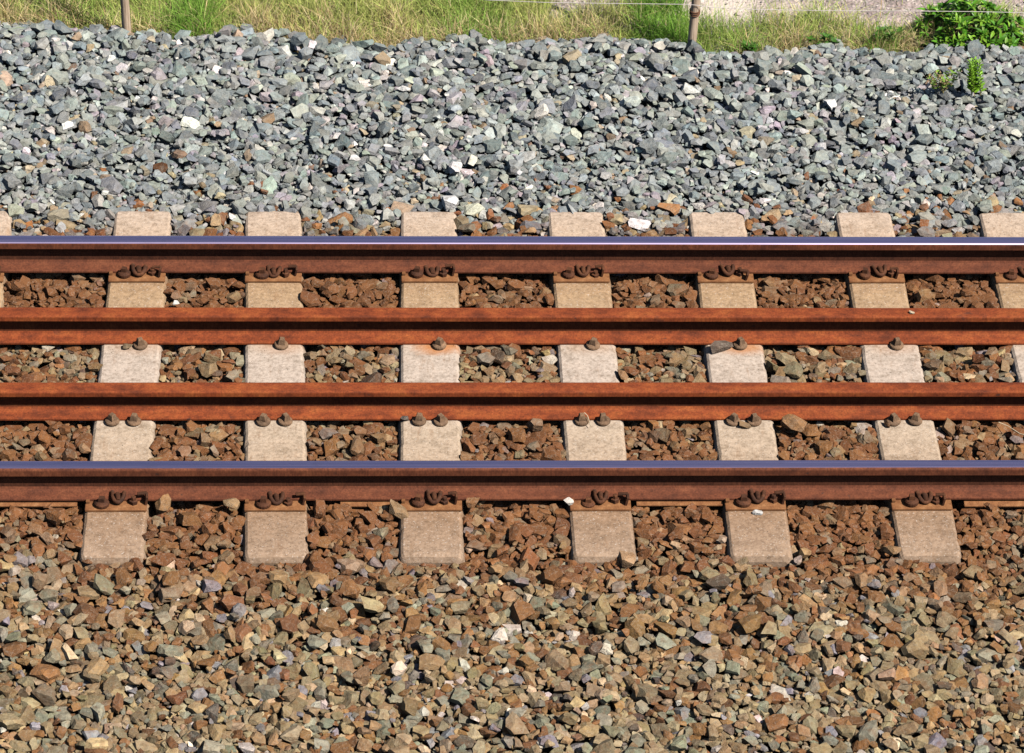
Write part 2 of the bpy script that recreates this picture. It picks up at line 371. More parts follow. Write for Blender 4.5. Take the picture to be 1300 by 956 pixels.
# ------------------------------------------------------------------ rails
def profile_mesh(poly, x0, x1, name, smooth_from=None, n=40, wob=0.0):
    xs = np.linspace(x0, x1, n+1); vs = []; fs = []; k = len(poly)
    for i, x in enumerate(xs):
        for (y, z) in poly: vs.append((x, y, z))
    for i in range(n):
        for j in range(k):
            a, b = i*k+j, i*k+(j+1) % k
            fs.append((a, b, b+k, a+k))
    fs.append(tuple(range(k))[::-1]); fs.append(tuple(n*k+j for j in range(k)))
    me = mesh_from(name, vs, fs)
    bm = bmesh.new(); bm.from_mesh(me); bmesh.ops.recalc_face_normals(bm, faces=bm.faces); bm.to_mesh(me); bm.free()
    return me
def rail(name, label, y, z0, H, hw, hd, cr, mat, steel, wmat):
    """hw: head width, hd: head side depth, cr: corner radius"""
    root = empty(name, (0, y, z0)); tag(root, label, 'rail')
    x0, x1 = -7.0, 8.5
    b = hw/2; arc = [(b-cr+cr*math.sin(a), H-cr+cr*math.cos(a)) for a in [R(t) for t in (0, 18, 36, 54, 72, 90)]]
    right = [(0, H+.0008), (b*.55, H+.0004)] + arc + [(b+.0008, H-hd+.003), (b-.002, H-hd), (.0085, H-hd-.008)]
    poly = right + [(-p, q) for p, q in right[::-1] if p > 0]
    poly = [(p, q) for p, q in poly]
    me = profile_mesh(poly, x0, x1, 'rail_head')
    me.materials.append(mat); me.materials.append(steel if steel else mat)
    for p in me.polygons:
        c = p.center
        if steel and len(p.vertices) == 4 and p.normal.z > (.93 if y == Y_NEAR else .62): p.material_index = 1
        p.use_smooth = len(p.vertices) == 4 and c.z > H-cr-.001
    link('rail_head', me, None, root)
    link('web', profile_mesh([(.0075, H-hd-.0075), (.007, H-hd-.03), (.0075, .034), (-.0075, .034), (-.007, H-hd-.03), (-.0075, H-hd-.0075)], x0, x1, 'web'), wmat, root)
    fw = .056
    foot = [(.0085, .0345), (.013, .027), (.026, .0195), (fw-.002, .0105), (fw, .008), (fw, .0015), (fw-.0015, 0)]
    fp = foot + [(-p, q) for p, q in foot[::-1]]
    link('rail_foot', profile_mesh(fp, x0, x1, 'rail_foot'), mat, root)
    return root
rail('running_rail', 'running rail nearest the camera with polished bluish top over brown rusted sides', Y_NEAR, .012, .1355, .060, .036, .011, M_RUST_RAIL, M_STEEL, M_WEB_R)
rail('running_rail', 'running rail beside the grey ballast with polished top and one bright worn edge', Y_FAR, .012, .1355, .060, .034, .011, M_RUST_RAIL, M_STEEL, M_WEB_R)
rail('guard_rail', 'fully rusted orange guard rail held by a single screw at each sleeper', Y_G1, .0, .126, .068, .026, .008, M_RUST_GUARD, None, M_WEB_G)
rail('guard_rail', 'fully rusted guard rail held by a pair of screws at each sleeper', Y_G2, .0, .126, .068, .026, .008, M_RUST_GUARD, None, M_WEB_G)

# ------------------------------------------------------------------ sleepers with their fastenings
def sleeper_mesh(seed):
    g = random.Random(seed); wv = Waves(.5, seed=seed+50); wf = Waves(.06, seed=seed+90)
    prof = [(-.150, -.19), (-.134, -.075), (-.1215, -.018), (-.1165, -.008), (-.107, -.0005), (-.06, 0), (0, 0), (.06, 0), (.107, -.0005), (.1165, -.008), (.1215, -.018), (.134, -.075), (.150, -.19)]
    ys = [-LEN/2-.012, -LEN/2-.004, -LEN/2+.004, -LEN/2+.016] + list(np.arange(-LEN/2+.03, LEN/2-.025, .022)) + [LEN/2-.016, LEN/2-.004, LEN/2+.004, LEN/2+.012]
    chips = [(g.choice((-1, 1)), g.uniform(-LEN/2, LEN/2), g.uniform(.012, .03), g.uniform(.001, .0045)) for _ in range(7)]
    vs, fs = [], []; k = len(prof)
    for i, y in enumerate(ys):
        e = min(i, len(ys)-1-i)
        sx = (0.88, .945, .985, 1.0)[e] if e < 4 else 1.0; dz = (-.030, -.008, -.002, 0)[e] if e < 4 else 0
        for j, (x, z) in enumerate(prof):
            xx = x*sx; zz = z + (dz if z > -.05 else 0)
            if .1 < abs(x) < .14:
                s = 1 if x > 0 else -1
                q = .0012*float(wv(y, s*3.0)) + .0008*float(wf(y, s*5.0+z*30))
                for cs, cy, cw, cd in chips:
                    if cs == s and abs(y-cy) < cw: q -= cd*(1-((y-cy)/cw)**2)*(1 if z > -.015 else .35)
                xx += s*q; zz += min(0, q)*.45
            vs.append((xx, y, zz))
        if i:
            for j in range(k-1):
                a = (i-1)*k+j; fs.append((a, a+1, a+1+k, a+k))
    fs.append(tuple(range(k))[::-1]); n0 = (len(ys)-1)*k; fs.append(tuple(n0+j for j in range(k)))
    me = mesh_from('sleeper_block', [(x, y, z) for x, y, z in vs], fs); me.flip_normals()
    return me

def plate_mesh():
    bm = bmesh.new(); bm_box(bm, (0, 0, .006), (.236, .218, .0116), .002)
    for s in (-1, 1):   # ribs that hold the foot
        bm_box(bm, (-.108, s*.066, .018), (.016, .016, .014), .002)
    return bm_mesh(bm, 'baseplate')
def clip_mesh(s):
    bm = bmesh.new()
    pts = []
    for t in np.linspace(0, 1, 15):
        a = math.pi*(1.0 - t*1.05)
        pts.append((.010+.023*math.cos(a), s*(-.050 - .034*math.sin(a)), .027 + .006*math.cos(2*math.pi*t) + .004*t))
    bm_tube(bm, [(-.016, s*-.030, .033)] + pts + [(.034, s*-.040, .036)], .0092, 8)
    bm_tube(bm, [(.006, s*-.046, .034), (.008, s*-.062, .044), (.012, s*-.080, .030)], [.009, .012, .009], 8)
    return bm_mesh(bm, 'spring_clip', True)
def screw_mesh(s):
    bm = bmesh.new()
    bm_lathe(bm, [(.025, .0125), (.0265, .018), (.0265, .026), (.022, .031), (.0145, .034)], 16, (-.046, s*-.078, 0))
    bm_lathe(bm, [(.0165, .0), (.0135, .018)], 4, (-.046, s*-.076, .033), Euler((0.05, -.06, .6)))
    return bm_mesh(bm, 'coach_screw')
def nut_mesh(s):
    bm = bmesh.new(); bm_lathe(bm, [(.017, .0125), (.017, .026), (.011, .0285), (.010, .040), (.008, .043)], 6, (.060, s*-.070, 0), phase=.4)
    return bm_mesh(bm, 'nut')
def lug_mesh(s):
    bm = bmesh.new()
    bm_box(bm, (.098, s*-.072, .030), (.0095, .034, .038), .0015, Euler((0, .18, 0)))
    bm_box(bm, (.084, s*-.060, .047), (.036, .014, .008), .0015, Euler((0, -.08, 0)))
    return bm_mesh(bm, 'lug')
def washer_mesh():
    bm = bmesh.new(); bm_lathe(bm, [(.0285, .004), (.0295, .008), (.0275, .013), (.018, .0175), (.012, .018)], 20); return bm_mesh(bm, 'washer', False)
def head_mesh():
    bm = bmesh.new(); bm_lathe(bm, [(.0205, .016), (.019, .024), (.0145, .040), (.011, .0435)], 4); return bm_mesh(bm, 'screw_head')
P_PLATE = plate_mesh(); P_W, P_H = washer_mesh(), head_mesh()
P_F = {s: [('spring_clip', clip_mesh(s)), ('coach_screw', screw_mesh(s)), ('nut', nut_mesh(s)), ('lug', lug_mesh(s))] for s in (1, -1)}
for s in P_F:
    for n_, m_ in P_F[s]: m_.materials.append(M_RUST_IRON)
P_PLATE.materials.append(M_PLATE); P_W.materials.append(M_SCREW); P_H.materials.append(M_SCREW)

labels = ['concrete sleeper outside the view beyond the left edge',
          'concrete sleeper at the left edge of the photo, only its far end corner in view',
          'concrete sleeper farthest left of those shown whole, a small brown stone beside its middle screw',
          'pale concrete sleeper second from the left, its sides running straight up the photo',
          'concrete sleeper third from the left with an orange rust bleed under its middle screw',
          'concrete sleeper fourth from the left, just right of the white stone by the near rail',
          'concrete sleeper with a dark slab of stone lying on it by the middle screw',
          'concrete sleeper last whole one on the right, a small stone under its left screw',
          'concrete sleeper cut by the right edge of the photo, its near end out of view',
          'concrete sleeper outside the view beyond the right edge']
g1_off = [.02, .02, 13, 9, 12.5, 8, 8, 9, 8, .02]
bleed = [0, 0, .12, .2, .75, .1, .6, .15, .2, 0]
for k, (x, y, a) in enumerate(sl):
    root = empty('concrete_sleeper', (x, y, 0), a)
    tag(root, labels[k], 'railway sleeper', 'concrete sleepers under the rails')
    body = link('sleeper_block', sleeper_mesh(k), M_CONC, root); body.color = (bleed[k], 0, 0, 1)
    for yr in (Y_NEAR, Y_FAR):
        pl = link('baseplate', P_PLATE, None, root); pl.location = (0, yr-y, .0008); pl.rotation_euler = (0, 0, -a)
        for s in (1, -1):
            for n_, m_ in P_F[s]:
                q = link(n_, m_, None, pl); q.rotation_euler = (random.gauss(0, .02), random.gauss(0, .03), random.gauss(0, .07)); q.location = (random.gauss(0, .004), random.gauss(0, .001), 0); q.scale = (random.choice((1, 1, 1.08))*random.uniform(.92, 1.05),)*1 + (random.uniform(.94, 1.04), random.uniform(.85, 1.1))
    def guard_screw(dx, yy, r=None):
        w = link('guard_rail_screw', P_W, None, root); w.location = (dx, yy-y, .0015); w.rotation_euler = (random.gauss(0, .04)+.05, random.gauss(0, .04), 0)
        h = link('screw_head', P_H, None, w); h.rotation_euler = (0, 0, random.uniform(0, 1.5)); h.location = (0, 0, 0)
    ox = g1_off[k]*.0031 if g1_off[k] > 1 else .03
    guard_screw(ox, Y_G1-.056-.012); guard_screw(-ox, Y_G1+.056+.012)
    for s in (-1, 1):
        guard_screw(s*.043-.002, Y_G2-.056-.014); guard_screw(s*.043, Y_G2+.056+.014)

# thin rusty edge strips lying along the near rail foot, between the sleepers
def strip(px0, px1, py, label):
    p = at(px0, py, -.002); q = at(px1, py, -.002); bm = bmesh.new()
    bm_box(bm, (0, 0, 0), (abs(q.x-p.x), .026, .007), .001, Euler((.25, 0, 0)))
    o = link('steel_strip', bm_mesh(bm, 'steel_strip'), M_PLATE); o.location = ((p.x+q.x)/2, p.y, -.002)
    tag(o, label, 'steel strip', 'thin rusty strips beside the near rail')
strip(1224, 1330, 640, 'thin rusty strip along the near rail foot at the right edge')
strip(808, 918, 639, 'thin rusty strip along the near rail foot right of the white stone')
strip(432, 508, 640, 'thin rusty strip along the near rail foot left of the middle sleeper')
strip(-40, 98, 640, 'thin rusty strip along the near rail foot at the left edge')

# ------------------------------------------------------------------ ballast stones
def stone_protos(n, seed):
    g = np.random.default_rng(seed); out = []
    while len(out) < n:
        nb = g.integers(8, 12)
        N = np.vstack([np.eye(3), -np.eye(3)]) + g.normal(0, .28, (6, 3)); N = np.vstack([N, g.normal(0, 1, (nb, 3))])
        N /= np.linalg.norm(N, axis=1)[:, None]; D = g.uniform(.62, 1.0, len(N)); D[6:] = g.uniform(.68, .95, nb)
        P = []
        for i in range(len(N)):
            for j in range(i+1, len(N)):
                for k in range(j+1, len(N)):
                    A = N[[i, j, k]]
                    if abs(np.linalg.det(A)) < .08: continue
                    p = np.linalg.solve(A, D[[i, j, k]])
                    if np.all(N@p <= D+1e-6) and np.linalg.norm(p) < 2.2: P.append(p)
        P = np.array(P)
        if len(P) < 8: continue
        P -= (P.max(0)+P.min(0))/2; P /= np.abs(P).max(0)
        bm = bmesh.new()
        for p in P: bm.verts.new(p)
        bmesh.ops.remove_doubles(bm, verts=bm.verts, dist=.10)
        r = bmesh.ops.convex_hull(bm, input=bm.verts)
        bmesh.ops.delete(bm, geom=[v for v in bm.verts if not v.link_faces], context='VERTS')
        bmesh.ops.recalc_face_normals(bm, faces=bm.faces); bmesh.ops.triangulate(bm, faces=bm.faces)
        bm.verts.index_update()
        V = np.array([v.co[:] for v in bm.verts]); T = np.array([[v.index for v in f.verts] for f in bm.faces]); bm.free()
        out.append((V, T))
    return out
protos = stone_protos(48, 5)
G = .008; GX0, GY0 = XA-.1, 9.15
NXg, NYg = int((XB-XA+.2)/G), int((15.2-GY0)/G)
gxx = GX0 + (np.arange(NXg)+.5)*G; gyy = GY0 + (np.arange(NYg)+.5)*G
GXX, GYY = np.meshgrid(gxx, gyy)
TG = target_z(GXX, GYY)
Hm = TG - .054
BL = np.zeros_like(Hm, bool)
for (x, y, a) in sl:
    u = (GXX-x)*math.cos(a) + (GYY-y)*math.sin(a); v = -(GXX-x)*math.sin(a) + (GYY-y)*math.cos(a)
    BL |= (np.abs(u) < .118) & (np.abs(v) < LEN/2-.004)
for yr in (Y_NEAR, Y_FAR): 
    for (x, y, a) in sl: BL |= (np.abs(GXX-x) < .122) & (np.abs(GYY-yr) < .112)
RB = np.zeros_like(Hm, bool)
for yr in (Y_NEAR, Y_FAR, Y_G1, Y_G2): RB |= np.abs(GYY-yr) < .060
Hm[BL] = 0.0
CRG = crest_y(GXX)
OUT = GYY > CRG+.22
allowed = ~(BL | OUT | ((RB) & False))
idx_all = np.flatnonzero(allowed)
placed = []; rej = 0
N_TRY = 130000; big_w = Waves(.7, seed=21)
cand_pool = rng.choice(idx_all, size=(N_TRY, 9)); rnd = rng.random((N_TRY, 4)); nrm = rng.normal(0, 1, (N_TRY, 4))
Hf = Hm.ravel(); Tf = TG.ravel()
for it in range(N_TRY):
    c = cand_pool[it]; d = Tf[c]-Hf[c]; j = int(np.argmax(d)); dd = d[j]
    if dd < .010:
        rej += 1
        if rej > 600: break
        continue
    iy, ix = divmod(int(c[j]), NXg); x = gxx[ix]; y = gyy[iy]
    a_ = .0150*math.exp(.42*nrm[it, 0])
    if y > 13.3: a_ *= .86 + .12*min(1, (y-13.3)/.7)
    if dd < .02 and rnd[it, 3] < .35: a_ *= .6
    a_ = min(max(a_, .0085), .044)
    b_ = a_*(.58+.34*rnd[it, 1]); c_ = a_*(.32+.30*rnd[it, 2]); th = rnd[it, 0]*6.283
    w = int(a_/G)+1
    y0, y1, x0, x1 = max(iy-w, 0), min(iy+w+1, NYg), max(ix-w, 0), min(ix+w+1, NXg)
    X = gxx[x0:x1][None]-x; Yv = gyy[y0:y1][:, None]-y
    ct, st = math.cos(th), math.sin(th)
    q = ((X*ct+Yv*st)/a_)**2 + ((-X*st+Yv*ct)/b_)**2
    m = q < 1
    if not m.any(): continue
    nb = BL[y0:y1, x0:x1][m].mean()
    lim = .06 if y < FAR_END-.10 else .22
    if nb > lim: continue
    hh = Hm[y0:y1, x0:x1][m]
    zc = .42*hh.mean() + .58*hh.max() + c_*.62
    if nb > .02 and lim < .2: zc = min(zc, .0)
    if RB[y0:y1, x0:x1][m].any() and zc + c_ > .004: 
        continue
    top = zc + c_*.85*np.sqrt(np.maximum(0, 1-q))
    sub = Hm[y0:y1, x0:x1]; sub[m] = np.maximum(sub[m], top[m])
    placed.append((x, y, zc, a_, b_, c_, th, nrm[it, 1]*.27, nrm[it, 2]*.27))
ST = np.array(placed)
# leave out stones that ended up wholly buried
bur = np.full(len(ST), 9.0)
for ox_, oy_ in ((0, 0), (.8, 0), (-.8, 0), (0, .8), (0, -.8)):
    jj = np.clip(((ST[:, 0]+ox_*ST[:, 3]-GX0)/G).astype(int), 0, NXg-1); ii = np.clip(((ST[:, 1]+oy_*ST[:, 3]-GY0)/G).astype(int), 0, NYg-1)
    bur = np.minimum(bur, Hm[ii, jj] - (ST[:, 2] + ST[:, 5]*.85))
ST = ST[bur < .007]
NS = len(ST); print('stones', NS, 'tris', int(NS*np.mean([len(t) for v, t in protos])), 'tries', it)

# colours by kind of stone
PAL_B = {'rust': [(.215, .086, .029), (.175, .066, .024), (.26, .118, .042), (.145, .056, .022)],
         'olive': [(.32, .24, .135), (.27, .20, .11), (.36, .28, .17), (.22, .18, .11), (.33, .215, .11)],
         'green': [(.24, .23, .165), (.30, .29, .21), (.19, .19, .14)],
         'lilac': [(.29, .28, .30), (.23, .225, .245)],
         'cream': [(.58, .44, .28), (.50, .36, .19), (.56, .50, .44)], 'dark': [(.07, .06, .05), (.10, .075, .055)]}
PAL_G = [(.18, .21, .222), (.215, .245, .25), (.16, .187, .20), (.25, .28, .28), (.225, .245, .23), (.28, .295, .275), (.13, .15, .162), (.31, .33, .31)]
PAL_G2 = {'lilac': [(.31, .28, .30), (.28, .255, .285)], 'white': [(.54, .52, .48), (.48, .47, .43), (.62, .60, .58)], 'tan': [(.36, .30, .21), (.31, .24, .16), (.21, .14, .09)]}
YK = [9.0, 10.3, 10.75, 11.05, 11.2, 11.72, 11.80, 12.26, 12.32, 12.7, 12.86, 12.95, 13.12, 13.30, 13.7, 15]
PR = [.08, .14, .40, .70, .80, .60, .34, .30, .85, .88, .50, .35, .13, .03, .0, .0]
cols = np.zeros((NS, 3)); cw = Waves(.45, seed=31)
rr = rng.random((NS, 4)); cwv = cw(ST[:, 0], ST[:, 1])
for i in range(NS):
    x, y = ST[i, 0], ST[i, 1]; pr = np.interp(y, YK, PR)*(1 + .3*cwv[i]) + .04*cwv[i]*(y < 13)
    pg = np.interp(y, [12.86, 13.0, 13.2, 13.4], [.0, .40, .88, 1.0])
    if rr[i, 0] < pr:
        c = random.choice(PAL_B['rust'])
        if 12.3 < y < 12.72: c = tuple(v*.85 for v in c)
    elif rr[i, 1] < pg:
        q = rr[i, 2]
        c = random.choice(PAL_G) if q < .89 else random.choice(PAL_G2['lilac'] if q < .94 else PAL_G2['white'] if q < .968 else PAL_G2['tan'])
    else:
        q = rr[i, 2]
        k = 'olive' if q < .60 else 'green' if q < .80 else 'lilac' if q < .85 else 'cream' if q < .91 else 'rust' if q < .97 else 'dark'
        c = random.choice(PAL_B[k])
    if y < 10.85 and c in PAL_B['rust']: c = (c[0]*1.10, c[1]*1.32, c[2]*1.45)
    f = math.exp(rng.normal(0, .17))*(1.15 if y > 13.1 else .92); cols[i] = [min(.85, v*f*(1+random.gauss(0, .04))) for v in c]
pid = rng.integers(0, len(protos), NS)

def rots(th, tx, ty):
    cz, sz = np.cos(th), np.sin(th); cx, sx = np.cos(tx), np.sin(tx); cy, sy = np.cos(ty), np.sin(ty)
    n = len(th); Z = np.zeros((n, 3, 3)); X = np.zeros((n, 3, 3)); Y = np.zeros((n, 3, 3))
    Z[:, 0, 0] = cz; Z[:, 0, 1] = -sz; Z[:, 1, 0] = sz; Z[:, 1, 1] = cz; Z[:, 2, 2] = 1
    X[:, 0, 0] = 1; X[:, 1, 1] = cx; X[:, 1, 2] = -sx; X[:, 2, 1] = sx; X[:, 2, 2] = cx
    Y[:, 1, 1] = 1; Y[:, 0, 0] = cy; Y[:, 0, 2] = sy; Y[:, 2, 0] = -sy; Y[:, 2, 2] = cy
    return Y@X@Z
RT = rots(ST[:, 6], ST[:, 7], ST[:, 8]); AX = ST[:, 3:6]*1.12
def join_stones(sel, name):
    vs, ts, cs = [], [], []; off = 0
    for k, (V, T) in enumerate(protos):
        ii = sel[pid[sel] == k]
        if not len(ii): continue
        P = np.einsum('nij,nvj->nvi', RT[ii], V[None]*AX[ii][:, None, :]) + ST[ii, None, :3]
        nv = len(V); n = len(ii); vs.append(P.reshape(-1, 3)); ts.append((T[None] + (off + np.arange(n)*nv)[:, None, None]).reshape(-1, 3))
        cs.append(np.repeat(cols[ii], nv, 0)); off += n*nv
    return big_mesh(name, np.concatenate(vs), np.concatenate(ts), np.concatenate(cs))
def bed_z(x, y):
    z = target_z(x, y); inside = (x > XA+.05) & (x < XB-.05) & (y > 9.2)
    return z - np.where(inside, .058, .01)
SPLIT = 13.15
bxs = np.concatenate([np.linspace(-8, XA, 40)[:-1], np.arange(XA, XB, .04), np.linspace(XB, 9.5, 40)])
bed_b = sheet(bxs, np.arange(7.6, SPLIT+.01, .04), bed_z, 'brown_ballast', M_GRIT_B)
tag(bed_b, 'rust brown crushed stone bed under and in front of the track', 'ballast', kind='structure')
bed_g = sheet(bxs, np.arange(SPLIT+.01, 14.75, .04), lambda x, y: np.maximum(bed_z(x, y), ground_z(x, y)-.02), 'grey_ballast', M_GRIT_G)
tag(bed_g, 'clean blue grey crushed stone bank between the track and the grass', 'ballast', kind='structure')
# stones that show largest and uncovered, as parts of their own
pxs = np.array([proj(*p[:3]) for p in ST])
gi = np.clip(((ST[:, 1]-GY0)/G).astype(int), 0, NYg-1); gj = np.clip(((ST[:, 0]-GX0)/G).astype(int), 0, NXg-1)
own = ST[:, 2] + ST[:, 5]*.85; free = (Hm[gi, gj] - own) < .004
inv = (pxs[:, 0] > 6) & (pxs[:, 0] < 1294) & (pxs[:, 1] > 4) & (pxs[:, 1] < 950)
for yr in (Y_NEAR, Y_FAR, Y_G1, Y_G2): inv &= ~((ST[:, 1] > yr-.07) & (ST[:, 1] < yr+.22))
area = ST[:, 3]*ST[:, 4]
single = np.zeros(NS, bool)
for bed, msk in ((bed_b, ST[:, 1] < SPLIT), (bed_g, ST[:, 1] >= SPLIT)):
    c = np.flatnonzero(msk & inv & free); c = c[np.argsort(-area[c])][:300]; single[c] = True
pmesh, pmesh_g, pmesh_l = [], [], []
for V, T in protos:
    for lst, mm_ in ((pmesh, M_STONE_OBJ_B), (pmesh_g, M_STONE_OBJ), (pmesh_l, M_LOOSE)):
        me = big_mesh('stone', V, T); me.materials.append(mm_); lst.append(me)
for i in np.flatnonzero(single):
    o = bpy.data.objects.new('stone', (pmesh if ST[i, 1] < SPLIT else pmesh_g)[pid[i]]); C.objects.link(o); o.parent = bed_b if ST[i, 1] < SPLIT else bed_g
    mm = Matrix([[RT[i, r, c]*AX[i, c] for c in range(3)] + [ST[i, r]] for r in range(3)] + [[0, 0, 0, 1]])
    o.matrix_local = mm; o.color = (*cols[i], 1)
for bed, msk in ((bed_b, ST[:, 1] < SPLIT), (bed_g, ST[:, 1] >= SPLIT)):
    s_ = link('crushed_stone', join_stones(np.flatnonzero(msk & ~single), 'crushed_stone'), M_STONE_B if bed is bed_b else M_STONE, bed); s_['kind'] = 'stuff'

# ------------------------------------------------------------------ loose stones one can point at
def loose(px, py, z, dims, rz, tilt, col, label, k):
    p = at(px, py, z); o = bpy.data.objects.new('loose_stone', pmesh_l[k % len(pmesh)]); C.objects.link(o)
    o.location = p; o.scale = dims; o.rotation_euler = (tilt[0], tilt[1], rz); o.color = (*col, 1)
    tag(o, label, 'stone', 'loose stones lying on the track'); return o
loose(916, 440, .022, (.052, .026, .016), .25, (.5, .1), (.12, .085, .065), 'dark flat slab of stone leaning on the single screw guard rail', 3)
loose(161, 439, .014, (.020, .016, .014), .5, (.1, .1), (.24, .17, .10), 'small olive brown stone left of the single screw on the leftmost whole sleeper', 7)
loose(514, 531, .012, (.017, .012, .011), .3, (.2, .3), (.10, .08, .07), 'small dark stone left of the screw pair on the third whole sleeper', 12)
loose(946, 540, .010, (.026, .015, .010), -.15, (.3, .1), (.22, .14, .075), 'flat brown stone lying between two screws below the slab', 5)
loose(1127, 538, .012, (.012, .020, .013), .4, (.1, .4), (.17, .085, .04), 'small wedge of brown stone under the left screw of the rightmost whole sleeper', 9)
loose(1007, 537, .030, (.050, .030, .024), -.45, (.5, .2), (.27, .14, .06), 'large ochre brown stone resting against the two screw guard rail', 14)
loose(679, 538, .022, (.034, .026, .022), .1, (.3, .1), (.24, .14, .08), 'rounded brown stone against the two screw guard rail near the photo middle', 18)
loose(506, 648, .014, (.048, .030, .020), -.5, (.3, .3), (.26, .16, .08), 'ochre stone lapping the corner of a sleeper below the near rail', 22)
loose(721, 637, .022, (.018, .016, .014), .4, (.5, .1), (.62, .57, .52), 'small white stone touching the near rail foot', 25)
loose(962, 650, .010, (.020, .010, .007), -.1, (.2, .1), (.60, .58, .56), 'white pebble at the top edge of a near sleeper end', 28)
loose(224, 385, .012, (.018, .012, .010), .2, (.2, .2), (.62, .60, .57), 'white pebble behind the single screw guard rail at left', 31)
loose(1158, 397, .130, (.013, .009, .007), .2, (0, 0), (.50, .40, .28), 'tiny pale stone sitting on top of the single screw guard rail', 33)
loose(600, 637, .024, (.030, .024, .020), .7, (.4, .1), (.25, .12, .05), 'brown stone leaning on the near rail foot right of the centre sleeper', 35)
loose(208, 640, .024, (.036, .026, .024), .9, (.4, .1), (.26, .14, .06), 'rusty stone leaning on the near rail foot right of the leftmost whole sleeper', 37)
loose(293, 640, .024, (.034, .026, .024), .2, (.4, .3), (.27, .17, .085), 'ochre stone leaning on the near rail foot left of the second whole sleeper', 39)
loose(505, 851, -.030, (.030, .026, .020), .5, (.3, .1), (.62, .48, .37), 'pale pink stone at the bottom of the photo below the centre sleeper', 41)

def straw(pts, label):
    bm = bmesh.new(); ps = [at(*p) for p in pts]; c = ps[0].copy()
    bm_tube(bm, [p-c for p in ps], .0016, 5); o = link('straw', bm_mesh(bm, 'straw', True), M_STRAW); o.location = c
    tag(o, label, 'straw', 'dry straws on the track')
straw([(1268, 536, .012), (1280, 541, .018), (1294, 550, .014), (1312, 556, .012)], 'dry straw on brown ballast at the right edge between guard rail and near rail')
straw([(742, 524, .03), (746, 528, .035), (750, 541, .015)], 'short dry straw beside the two screw guard rail')
straw([(1128, 336, .0), (1132, 333, .01), (1140, 372, .012)][:2] + [(1146, 345, .01)], 'thin stalk behind the far running rail foot')

# ------------------------------------------------------------------ grass verge
xl = at(690, 20).x
def grass():
    n = 120000
    x = rng.uniform(XA-.3, XB+.3, n); t = rng.random(n); cy = crest_y(x)
    y = cy + .015 + t**1.25*1.65
    gA = Waves(.35, seed=41)(x, y); gB = Waves(.12, seed=42)(x, y); gC = Waves(.9, seed=43)(x, y)
    dep = y - cy
    xright = x > xl + .12*gA
    # right of the middle the turf is only a strip in front of the bare path
    width = .44 + .05*gA + .05*gC + np.where((x > 1.25) & (x < 1.55), .03, 0) - np.where(x > 2.15, .05, 0)
    keep = ~xright | (dep < width) | (rng.random(n) < .015)
    keep &= ~((np.abs(x-at(921, 12).x) < .12) & (dep > .36))
    keep &= rng.random(n) < np.clip(dep/.05, .25, 1)
    x, y, dep, gA, gB, gC = [q[keep] for q in (x, y, dep, gA, gB, gC)]; n = len(x)
    px = np.array([proj(a, b, 0)[0] for a, b in zip(x, y)])
    dry = np.clip(.88 - (dep-.11)/.19 + .55*gA + .35*gB + np.interp(px, [0, 60, 200, 250, 330, 420, 620, 700, 780, 800, 870, 900, 990, 1160], [.1, .1, -.3, -.4, .2, .4, .3, .1, .25, -1.2, -1.2, -.5, .05, .15]), 0, 1)
    lush = np.clip(np.interp(px, [0, 205, 225, 265, 280, 550, 590, 640, 660, 795, 812, 868, 885, 1005, 1095, 1110, 1135, 1150], [0, 0, .7, .7, 0, 0, .5, .5, 0, 0, 1, 1, .55, .1, .0, .5, .5, 0]) + .3*gB*(rng.random(n)), 0, 1)
    g1 = np.array((.60, .62, .20)); g2 = np.array((.36, .56, .11)); d1 = np.array((.85, .72, .44)); d2 = np.array((.74, .52, .26))
    c = g1 + (g2-g1)*np.clip(.5+.5*gC+.4*gB+rng.normal(0, .3, n), 0, 1)[:, None]
    c = c + (np.array((.15, .38, .035))-c)*(lush*.85)[:, None]
    isdry = (rng.random(n) < dry*.75*(1-lush)+.06)[:, None]
    dd = d1 + (d2-d1)*rng.random(n)[:, None]
    c = np.where(isdry, dd, c)*1.14*np.exp(rng.normal(0, .17, n))[:, None]
    h = (.07 + .07*rng.random(n) + .03*np.clip(gA, -1, 1))*(1+.35*lush)*np.where(dep < .06, .7, 1.0)
    tall = rng.random(n) < .03; h = np.where(tall, h*1.6, h)
    z = ground_z(x, y) - .005
    az = rng.uniform(0, 2*np.pi, n); ln = np.abs(rng.normal(.55, .35, n)); w = rng.uniform(.0009, .0021, n)*np.where(tall, .6, 1)
    dx, dy = np.cos(az), np.sin(az); pa = rng.uniform(0, 2*np.pi, n); wx, wy = np.cos(pa), np.sin(pa)
    V = np.zeros((n, 7, 3)); levels = [(0, 1.0), (.38, .95), (.74, .7), (1.0, 0)]
    vi = 0
    for li, (s, ww) in enumerate(levels):
        ox = dx*ln*h*s*s; oy = dy*ln*h*s*s; oz = h*s*(1-.28*ln*s)
        if li < 3:
            for sg in (-1, 1):
                V[:, vi] = np.stack([x+ox+sg*wx*w*ww, y+oy+sg*wy*w*ww, z+oz], 1); vi += 1
        else: V[:, vi] = np.stack([x+ox, y+oy, z+oz], 1)
    T = np.array([[0, 1, 3], [0, 3, 2], [2, 3, 5], [2, 5, 4], [4, 5, 6]])
    tr = (T[None] + (np.arange(n)*7)[:, None, None]).reshape(-1, 3)
    me = big_mesh('grass', V.reshape(-1, 3), tr, np.repeat(c, 7, 0))
    o = link('grass', me, M_GRASS); tag(o, 'green and straw coloured grass growing along the stone bank', 'grass', kind='stuff')
grass()
